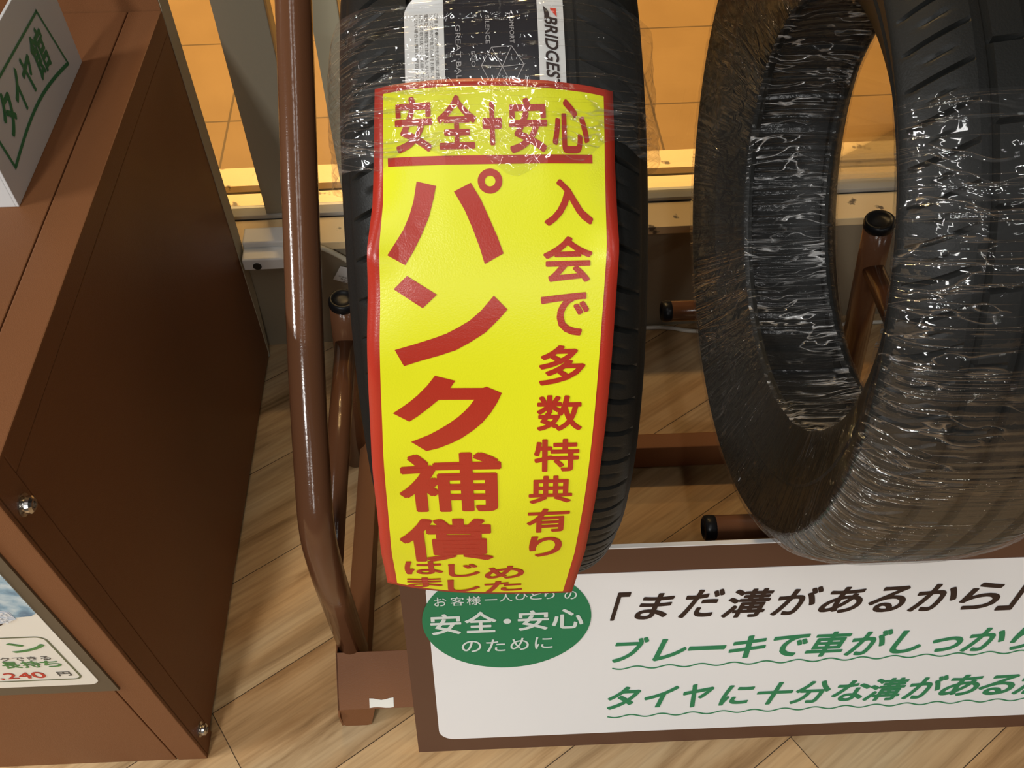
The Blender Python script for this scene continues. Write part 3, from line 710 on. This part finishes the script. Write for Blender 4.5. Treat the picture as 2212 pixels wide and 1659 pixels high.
obj('emblem', ([ST(a, x, 0.0013) for a, x in em_k], [(0, 1, 2, 3)]), M['ink'], lab)
obj('emblem', ([ST(a, x, 0.0013) for a, x in em_r], [(0, 1, 2, 3)]), M['logo_red'], lab)
obj('lettering', tread_text('GREAT BALANCE', -0.0120, -0.0090, 117.4, 126.6), M['label_txt'], lab)
obj('lettering', tread_text('SILENCE', 0.0058, 0.0084, 116.4, 119.6), M['label_txt'], lab)
obj('lettering', tread_text('COMFORT', 0.0203, 0.0229, 116.1, 119.6), M['label_txt'], lab)
obj('lettering', tread_text('ECO', -0.0030, -0.0006, 120.4, 122.1), M['label_txt'], lab)
rs = np.random.default_rng(3)
vv = []
for k, (x, s) in enumerate(((-0.0232, 'ご注意 必ず●印の表示を走行前にお読みください'), (-0.0262, 'シーズン中の空気圧点検をお願いいたします'), (-0.0293, '雪路及び凍結路では装着しないでください'), (-0.0323, 'お近くの取扱店にてご相談くださいませ'), (-0.0354, 'しない場合は事故の原因となります。'))):
    vv.append(tread_text(s, x - 0.0011, x + 0.0011, 116.0, 125.0, 0.0, 0.0012))
obj('fine_print', merge(*vv), M['grey_ink'], lab)
dv = {k: v for k, v in dict(a=(120.02, 0.0091), b=(119.89, 0.0211), c=(121.99, 0.0028), d=(122.13, 0.0152), e=(121.92, 0.0281), f=(124.3, 0.0091), g=(124.3, 0.0211)).items()}
vv = []
for p, q in ('ab', 'ac', 'ad', 'bd', 'be', 'cd', 'de', 'cf', 'df', 'dg', 'eg', 'fg'):
    a, b = dv[p], dv[q]; k = 8; pts = [(a[0] + (b[0] - a[0]) * i / k, a[1] + (b[1] - a[1]) * i / k) for i in range(k + 1)]
    d = np.array([(b[0] - a[0]) * 0.00576, b[1] - a[1]]); d /= np.hypot(*d); nx, ns = -d[0], d[1]
    w = 0.0002
    V = []
    for (an, x) in pts: V += [ST(an + w * ns / 0.00576, x + w * nx, 0.0012), ST(an - w * ns / 0.00576, x - w * nx, 0.0012)]
    vv.append((V, [(2 * i, 2 * i + 1, 2 * i + 3, 2 * i + 2) for i in range(k)]))
obj('diagram_lines', merge(*vv), M['label_txt'], lab)

# film band over the top of the banner
def band_edge(h, t):
    lo = 1.2 * math.sin(h * 55 + 0.6) + 0.7 * math.sin(h * 160)
    return t * lo + (1 - t) * 0.35 * math.sin(h * 90)
def band_bias(h, a):
    return 0.0014 * max(0, math.sin((h + 0.09) * 260 + a * 0.35)) * (1 if abs(h) > 0.077 else 0.25)
make_film('plastic_wrap', TL, 114.9, 131.8, 0.0056, M['film_top'], tyre_l, amp=0.0010, inner=False, edge=band_edge, step=0.22, bias=band_bias, label='clear film band holding the banner')

# ================================================================== the hanging banner
RB = TL['R'] + 0.0026; A1 = math.radians(176)
YCb, ZCb = TL['yc'], TL['zc']
BL = [(-0.061, 0.0218), (-0.0627, 0.0602), (-0.0646, 0.0924), (-0.0681, 0.1167), (-0.0698, 0.1444), (-0.0721, 0.1733), (-0.0767, 0.2555), (-0.0814, 0.3671), (-0.0816, 0.4110)]
BR = [(0.081, 0.027), (0.0809, 0.0726), (0.081, 0.0964), (0.0814, 0.1182), (0.0801, 0.1475), (0.0785, 0.1783), (0.0741, 0.2643), (0.0689, 0.3744), (0.0622, 0.4408)]
sL, xL = np.array([b[1] for b in BL]), np.array([b[0] for b in BL]); sR, xR = np.array([b[1] for b in BR]), np.array([b[0] for b in BR])
def ban_x(t, s): return (1 - t) * np.interp(s, sL, xL) + t * np.interp(s, sR, xR)
def ban_pt(x, s, lift=0.0):
    """banner surface: s is the length along the paper from 120 degrees"""
    S1 = RB * (A1 - math.radians(120))
    l, r = np.interp(s, sL, xL), np.interp(s, sR, xR); t = (x - l) / (r - l)
    # shallow creases along the edges, edges fall back a little over the shoulders
    n = lift
    ed = abs(t - 0.5) * 2
    n += 0.0028 * max(0, 1 - t / 0.13) ** 1.5 * math.exp(-((s - 0.120) / 0.011) ** 2) + 0.0030 * max(0, (t - 0.86) / 0.14) ** 1.5 * math.exp(-((s - 0.124) / 0.015) ** 2)
    n += 0.0012 * max(0, 1 - t / 0.2) * math.sin(s * 75) * min(1, max(0, (s - 0.085) / 0.02))
    hc = abs(x - TL['xc'])
    n -= float(np.interp(hc, [0, 0.03, 0.055, 0.062, 0.072, 0.081], [0, 0.0003, 0.003, 0.0046, 0.0078, 0.0135])) * (1.0 if s < 0.075 else max(0.0, 1 - (s - 0.075) / 0.05))
    n += 0.0010 * math.sin(x * 30 + s * 22) * min(1, max(0, (s - 0.12) / 0.1))
    if s <= S1:
        a = math.radians(120) + s / RB; R = RB + n
        return (x, YCb + R * math.cos(a), ZCb + R * math.sin(a))
    d = s - S1; td = (-math.sin(A1), math.cos(A1)); nd = (math.cos(A1), math.sin(A1))
    c = 0.35 * d * d                      # the free end curls slightly back
    return (x, YCb + RB * math.cos(A1) + td[0] * d + nd[0] * (n - c), ZCb + RB * math.sin(A1) + td[1] * d + nd[1] * (n - c))
def s_top(t): return 0.0218 * (1 - t) + 0.027 * t - 0.0170 * t * (1 - t)
def s_bot(t): return 0.4110 * (1 - t) + 0.4408 * t + 0.034 * t * (1 - t)
ban = thing('banner', 'long yellow paper banner with red border and red lettering hanging down the left tyre', 'banner', ban_pt(0, 0.30))
def ban_grid(u0, u1, top, bot, lift, nu=24, ns=110):
    V = []; F = []
    for i in range(ns + 1):
        for j in range(nu + 1):
            t = u0(i / ns) + (u1(i / ns) - u0(i / ns)) * j / nu
            s = top(t) + (bot(t) - top(t)) * i / ns; V.append(ban_pt(ban_x(t, s), s, lift))
    for i in range(ns):
        for j in range(nu): k = i * (nu + 1) + j; F.append((k, k + nu + 1, k + nu + 2, k + 1))
    return V, F
sheet = obj('sheet', ban_grid(lambda q: 0.0, lambda q: 1.0, s_top, s_bot, 0.0), M['red'], ban, smooth=True)
md = sheet.modifiers.new('paper', 'SOLIDIFY'); md.thickness = 0.0003; md.offset = -1
ul = lambda q: 0.037 + 0.014 * min(1, q * 3); ur = lambda q: 1 - (0.042 + 0.010 * min(1, q * 3))
obj('yellow_field', ban_grid(ul, ur, lambda t: s_top(t) + 0.0046, lambda t: s_bot(t) - 0.0035, 0.00035), M['yellow'], ban, smooth=True)
B = [('安', -0.0493, 0.0628, -0.0272, 0.0294), ('全', -0.0244, 0.0618, -0.0013, 0.0298), ('+', 0.0023, 0.0602, 0.0137, 0.0344), ('安', 0.0177, 0.065, 0.0404, 0.0325), ('心', 0.0433, 0.0657, 0.0653, 0.0334)]
B2 = [('パ', -0.0555, 0.1291, 0.013, 0.0727), ('ン', -0.0553, 0.1921, 0.0136, 0.1355), ('ク', -0.0603, 0.2562, 0.0088, 0.1989)]
B3 = [('補', -0.0617, 0.3144, 0.0076, 0.2577), ('償', -0.0663, 0.3775, 0.001, 0.3222)]
B4 = [('は', -0.0664, 0.3964, -0.0376, 0.377), ('じ', -0.0337, 0.4022, -0.0099, 0.3821), ('め', -0.0066, 0.4092, 0.0236, 0.3888), ('ま', -0.0663, 0.4168, -0.0391, 0.4012), ('し', -0.0356, 0.4272, -0.0106, 0.4062), ('た', -0.0072, 0.4313, 0.0222, 0.4128)]
B5 = [('入', 0.0371, 0.1077, 0.0663, 0.0805), ('会', 0.036, 0.1416, 0.0656, 0.1142), ('で', 0.0341, 0.175, 0.0635, 0.1478), ('多', 0.0325, 0.208, 0.0616, 0.181), ('数', 0.0311, 0.2418, 0.0602, 0.215), ('特', 0.0293, 0.2758, 0.059, 0.2481), ('典', 0.0259, 0.3073, 0.0556, 0.2797), ('有', 0.0247, 0.3428, 0.0549, 0.3132), ('り', 0.0268, 0.3773, 0.051, 0.3479)]
# the three biggest characters are plain heavy strokes: outlines in the paper's own measure (across, down)
STROKES = [[[(-0.0376, 0.0796), (-0.0263, 0.0826), (-0.0278, 0.0895), (-0.0311, 0.1007), (-0.0359, 0.111), (-0.0411, 0.1204), (-0.0464, 0.1284), (-0.0566, 0.1222), (-0.0514, 0.1148), (-0.0466, 0.1078), (-0.0426, 0.0994), (-0.0398, 0.091)], [(-0.0158, 0.0862), (-0.0057, 0.0814), (-0.0001, 0.0912), (0.0043, 0.1017), (0.0088, 0.1127), (0.0124, 0.1231), (0.001, 0.1291), (-0.0016, 0.1196), (-0.0055, 0.108), (-0.0099, 0.097)], [[(0.0129, 0.081), (0.0128, 0.0821), (0.0125, 0.0832), (0.012, 0.0842), (0.0114, 0.0852), (0.0106, 0.086), (0.0098, 0.0867), (0.0088, 0.0873), (0.0077, 0.0877), (0.0066, 0.088), (0.0054, 0.088), (0.0043, 0.0879), (0.0032, 0.0876), (0.0022, 0.0871), (0.0012, 0.0865), (0.0004, 0.0857), (-0.0004, 0.0849), (-0.0009, 0.0839), (-0.0013, 0.0828), (-0.0015, 0.0817), (-0.0016, 0.0806), (-0.0015, 0.0794), (-0.0012, 0.0783), (-0.0007, 0.0773), (-0.0001, 0.0763), (0.0007, 0.0755), (0.0016, 0.0748), (0.0026, 0.0742), (0.0036, 0.0738), (0.0048, 0.0736), (0.0059, 0.0735), (0.007, 0.0736), (0.0081, 0.0739), (0.0092, 0.0744), (0.0101, 0.075), (0.011, 0.0758), (0.0117, 0.0767), (0.0122, 0.0776), (0.0126, 0.0787), (0.0129, 0.0798)], [(0.0088, 0.0808), (0.0088, 0.0813), (0.0086, 0.0818), (0.0084, 0.0822), (0.0082, 0.0827), (0.0078, 0.083), (0.0074, 0.0833), (0.007, 0.0836), (0.0065, 0.0837), (0.0061, 0.0838), (0.0056, 0.0839), (0.0051, 0.0838), (0.0046, 0.0837), (0.0041, 0.0835), (0.0037, 0.0832), (0.0034, 0.0829), (0.0031, 0.0825), (0.0028, 0.0821), (0.0026, 0.0816), (0.0025, 0.0812), (0.0025, 0.0807), (0.0026, 0.0802), (0.0027, 0.0797), (0.0029, 0.0793), (0.0032, 0.0789), (0.0035, 0.0785), (0.0039, 0.0782), (0.0043, 0.078), (0.0048, 0.0778), (0.0053, 0.0777), (0.0058, 0.0777), (0.0063, 0.0777), (0.0067, 0.0778), (0.0072, 0.078), (0.0076, 0.0783), (0.008, 0.0786), (0.0083, 0.079), (0.0085, 0.0794), (0.0087, 0.0799), (0.0088, 0.0804)]]], [[(-0.0457, 0.1348), (-0.0283, 0.1466), (-0.0373, 0.1546), (-0.0541, 0.1426)], [(0.0058, 0.1483), (0.0139, 0.1571), (0.0083, 0.1632), (0.0001, 0.1712), (-0.0095, 0.1772), (-0.0185, 0.182), (-0.0286, 0.1851), (-0.0402, 0.1881), (-0.0508, 0.1911), (-0.0557, 0.1802), (-0.0438, 0.1772), (-0.0317, 0.1737), (-0.0237, 0.171), (-0.0165, 0.1674), (-0.0092, 0.1632), (-0.002, 0.1571)]], [[(-0.0322, 0.1986), (-0.0197, 0.2027), (-0.0231, 0.2077), (-0.0025, 0.2085), (-0.0004, 0.2077), (0.0091, 0.2126), (0.0061, 0.2194), (0.0021, 0.2264), (-0.0038, 0.2343), (-0.0102, 0.2403), (-0.0178, 0.2461), (-0.0243, 0.2498), (-0.0329, 0.2535), (-0.0409, 0.2556), (-0.0504, 0.2474), (-0.0434, 0.2445), (-0.0375, 0.2418), (-0.031, 0.2379), (-0.0251, 0.234), (-0.0192, 0.2293), (-0.0149, 0.2252), (-0.0111, 0.2207), (-0.0084, 0.2168), (-0.0308, 0.2159), (-0.0351, 0.2196), (-0.0395, 0.2233), (-0.0449, 0.2276), (-0.0503, 0.2314), (-0.0603, 0.2246), (-0.0546, 0.2206), (-0.0493, 0.2166), (-0.0438, 0.2119), (-0.0374, 0.2053)]]]
def stroke_mesh(poly):
    bm = bmesh.new(); vs = [bm.verts.new((x, -y, 0)) for x, y in poly]; bm.faces.new(vs)
    bmesh.ops.triangulate(bm, faces=bm.faces[:]); bm.verts.index_update()
    r = (np.array([(v.co.x, v.co.y, 0) for v in bm.verts]), [tuple(v.index for v in f.verts) for f in bm.faces]); bm.free(); return r
for ch in STROKES:
    vv = []
    for poly in ch:
        if len(poly) == 2 and len(poly[0]) > 2:      # ring: inner and outer outlines
            a, b = poly; n = len(a); VF = (np.array([(x, -y, 0) for x, y in a + b]), [(i, (i + 1) % n, n + (i + 1) % n, n + i) for i in range(n)])
        else: VF = stroke_mesh(poly)
        VF = cut2d(VF, 0.006, 1); VF = cut2d(VF, 0.015, 0)
        vv.append(([ban_pt(x, -y, 0.0007) for x, y, l in VF[0]], [f[::-1] for f in VF[1]]))
    obj('lettering', merge(*vv), M['red'], ban)
for grp, off in ((B, 0.026), (B3, 0.024), (B4, 0.024), (B5, 0.022)):
    flip = [(c, x0, -y0, x1, -y1) for c, x0, y0, x1, y1 in grp]
    VF = cut2d(letters(flip, off), 0.006, 1); VF = cut2d(VF, 0.015, 0)
    obj('lettering', ([ban_pt(x, -y, 0.0007 + l) for x, y, l in VF[0]], [f[::-1] for f in VF[1]]), M['red'], ban)
bv = [(x, y) for y in (-0.0715, -0.0663) for x in (-0.0543, 0.0668)]
VF = cut2d((np.array(bv), [(0, 1, 3, 2)]), 0.006, 1); VF = cut2d(VF, 0.01, 0)
obj('rule_line', ([ban_pt(x, -y + (x - 0.006) * 0.012 - 0.0006, 0.0008) for x, y, l in VF[0]], VF[1]), M['red'], ban)

# ================================================================== leaning sign board
SX, SY, LE = -0.1001, 0.3722, math.radians(15.5)
sN = Vector((0, -math.cos(LE), math.sin(LE)))
def sg(u, v, lift=0.0): return Vector((SX + u, SY + v * math.sin(LE), v * math.cos(LE))) + sN * lift
sign = thing('sign_board', 'brown framed white sign board with black and green lettering leaning under the tyres', 'sign', (SX + 0.5, SY, 0))
WS, HS = 1.02, 0.3485
obj('board', plate_mesh([(0, 0), (WS, 0), (WS, HS), (0, HS)], lambda u, v: sg(u, v), tuple(sN * -0.005)), M['signbrown'], sign)
M['foam'] = mat('white_foam_edge', (0.80, 0.81, 0.82), 0.5)
obj('top_edge', plate_mesh([(0, HS), (WS, HS), (WS, HS + 0.0014), (0, HS + 0.0014)], lambda u, v: sg(u, v, 0.0002), tuple(sN * -0.0054)), M['foam'], sign)['label'] = 'white top edge'
P = rrect(0.0275, 0.0258, WS - 0.03, 0.3125, 0.019)
obj('white_panel', plate_mesh(P, lambda u, v: sg(u, v, 0.0006), tuple(sN * -0.0006)), M['white'], sign)
EL = [(0.1135 + 0.0930 * math.cos(a), 0.2450 + 0.0825 * math.sin(a)) for a in np.linspace(0, 2 * PI, 72, endpoint=False)]
bdg = obj('oval_badge', plate_mesh(EL, lambda u, v: sg(u, v, 0.0012), tuple(sN * -0.0005)), M['green'], sign)
S = {'b1': [('安', 0.0293, 0.2251, 0.0632, 0.2593), ('全', 0.067, 0.2263, 0.1021, 0.261), ('・', 0.1095, 0.2394, 0.1181, 0.2476), ('安', 0.1254, 0.2269, 0.1596, 0.26), ('心', 0.163, 0.2274, 0.1981, 0.2601)], 'b2': [('の', 0.0621, 0.1931, 0.084, 0.2129), ('た', 0.0896, 0.1926, 0.1112, 0.2136), ('め', 0.1168, 0.1934, 0.1376, 0.2144), ('に', 0.1444, 0.1942, 0.1644, 0.2145)], 'b0': [('お', 0.0355, 0.2723, 0.0488, 0.2864), ('客', 0.0531, 0.2722, 0.0679, 0.2862), ('様', 0.0705, 0.2723, 0.086, 0.2861), ('一', 0.0900, 0.2790, 0.1035, 0.2806), ('人', 0.1060, 0.2760, 0.1200, 0.2890), ('ひ', 0.1225, 0.2775, 0.1365, 0.2890), ('と', 0.1385, 0.2775, 0.1515, 0.2890), ('り', 0.1545, 0.2775, 0.1655, 0.2890), ('の', 0.1760, 0.2755, 0.1895, 0.2885)], 'l1': [('「', 0.2274, 0.2366, 0.2487, 0.2825), ('ま', 0.2545, 0.2367, 0.297, 0.2788), ('だ', 0.3031, 0.2364, 0.3515, 0.2821), ('溝', 0.3511, 0.2336, 0.4056, 0.2801), ('が', 0.4061, 0.2344, 0.4602, 0.2799), ('あ', 0.4595, 0.2345, 0.5076, 0.2771), ('る', 0.5142, 0.2332, 0.5569, 0.2754), ('か', 0.561, 0.232, 0.6128, 0.2764), ('ら', 0.6173, 0.2319, 0.6626, 0.2755), ('」', 0.6618, 0.2282, 0.691, 0.2759)], 'l2': [('ブ', 0.2334, 0.1629, 0.2742, 0.2063), ('レ', 0.28, 0.1626, 0.3186, 0.2015), ('ー', 0.3198, 0.1790, 0.3643, 0.1866), ('キ', 0.3678, 0.1616, 0.4101, 0.2019), ('で', 0.4172, 0.1615, 0.4593, 0.2005), ('車', 0.4573, 0.1586, 0.5075, 0.2027), ('が', 0.5043, 0.1583, 0.5547, 0.2031), ('し', 0.5573, 0.1587, 0.5933, 0.1993), ('っ', 0.6053, 0.1585, 0.641, 0.1853), ('か', 0.6414, 0.157, 0.6898, 0.1987), ('り', 0.6978, 0.1565, 0.7321, 0.1984)], 'l3': [('タ', 0.2318, 0.0731, 0.2716, 0.1169), ('イ', 0.2762, 0.0742, 0.317, 0.1147), ('ヤ', 0.3228, 0.0709, 0.3595, 0.1165), ('に', 0.3681, 0.0722, 0.4086, 0.1111), ('十', 0.4122, 0.0704, 0.4567, 0.1134), ('分', 0.4552, 0.0692, 0.5022, 0.113), ('な', 0.5046, 0.0706, 0.5506, 0.1108), ('溝', 0.545, 0.0688, 0.5953, 0.1123), ('が', 0.5931, 0.0691, 0.6429, 0.1138), ('あ', 0.6376, 0.0717, 0.6857, 0.1127), ('る', 0.6849, 0.0707, 0.7305, 0.1097), ('か', 0.7297, 0.0697, 0.7784, 0.1138)]}
def sgl(VF, lift): return [sg(p[0], p[1], lift + (p[2] if len(p) > 2 else 0)) for p in VF[0]], VF[1]
M['badge_w'] = mat('badge_white', (0.72, 0.78, 0.74), 0.45)
for kx, off in (('b0', 0.004), ('b1', 0.018), ('b2', 0.006)):
    obj('lettering', sgl(letters(S[kx], off), 0.0016), M['badge_w'], bdg)
obj('lettering', sgl(letters(S['l1'], 0.022, 0.26), 0.0010), M['ink'], sign)
obj('lettering', sgl(letters(S['l2'], 0.024, 0.26), 0.0010), M['green_l'], sign)
obj('lettering', sgl(letters(S['l3'], 0.024, 0.26), 0.0010), M['green_l'], sign)
for v0, u0 in ((0.1525, 0.2345), (0.0590, 0.2335)):
    pts = [(u, v0 + 0.0024 * math.sin((u - u0) / 0.0378 * 2 * PI + PI)) for u in np.arange(u0, 0.93, 0.0015)]
    obj('wavy_underline', sgl(ribbon(pts, 0.0022), 0.0010), M['green_l'], sign)

# ================================================================== small things by the window
jb = thing('junction_box', 'white plastic cable box with a round hole on the window sill', 'box', (-0.31, 1.055, 0.20), furniture=False)
bm = bmesh.new(); box(bm, -0.3325, -0.2385, 1.034, 1.0655, 0.208, 0.2295, bevel=0.003, seg=3); box(bm, -0.3325, -0.2385, 1.0600, 1.094, 0.2292, 0.2400, bevel=0.003, seg=3)
obj('cover', bm, M['plastic'], jb, furniture=False, smooth=False)
obj('cable_hole', lathe([(0.0065, 0), (0.0065, 0.0006), (0.0055, 0.0008)], (-0.3115, 1.0335, 0.2165), (0, -1, 0), 20), M['gasket'], jb, furniture=False)
cb = thing('power_cord', 'cream cord with paper tag hanging along the low grey wall behind the rack', 'cord', (-0.19, 1.06, 0.2), furniture=False)
obj('cable', tube(catmull([(-0.245, 1.056, 0.226), (-0.216, 1.0615, 0.2215), (-0.176, 1.061, 0.189), (-0.135, 1.061, 0.150), (-0.09, 1.060, 0.085), (-0.05, 1.055, 0.008), (0.02, 1.045, 0.0045)], 8), 0.0042, 12), M['cable_b'], cb, furniture=False, smooth=True)
tgp = [(-0.1945, 0.1805), (-0.1815, 0.1765), (-0.1825, 0.1862), (-0.150, 0.176), (-0.150, 0.122), (-0.2095, 0.1525)]
tg_ = obj('paper_tag', ([(x, 1.0640 - 0.02 * (z - 0.12), z) for x, z in tgp], [tuple(range(6))]), M['label_w'], cb, furniture=False); tg_['label'] = 'white paper tag'
tl = []
for k in range(4):
    o0 = np.array([-0.2005 + 0.002 * k, 0.1590 - 0.0062 * k]); d = np.array([0.048, -0.0245])
    VF = line_text('定格電圧注意事項'[k:] + '取扱説明', 0, 0, 1, 1)
    u = d; v = np.array([0.0013, 0.0026]); tl.append(([(o0[0] + u[0] * a + v[0] * b, 1.0640 - 0.02 * (o0[1] + u[1] * a + v[1] * b - 0.12) - 0.0006, o0[1] + u[1] * a + v[1] * b) for a, b, _ in VF[0]], VF[1]))
obj('fine_print', merge(*tl), M['grey_ink'], tg_, furniture=False)
fc = obj('floor_cable', tube(catmull([(0.10, 1.060, 0.0036), (0.20, 1.058, 0.0036), (0.31, 1.060, 0.0036), (0.35, 1.056, 0.0036), (0.385, 1.047, 0.0036), (0.48, 1.042, 0.0036), (0.58, 1.044, 0.0036), (0.67, 1.0455, 0.0036), (0.71, 1.046, 0.0036), (0.95, 1.047, 0.0036)], 8), 0.0035, 10), M['cable'], loc=(0.35, 1.05, 0), furniture=False, smooth=True)
tag(fc, 'white cable lying on the floor along the low wall behind the tyres', 'cable')
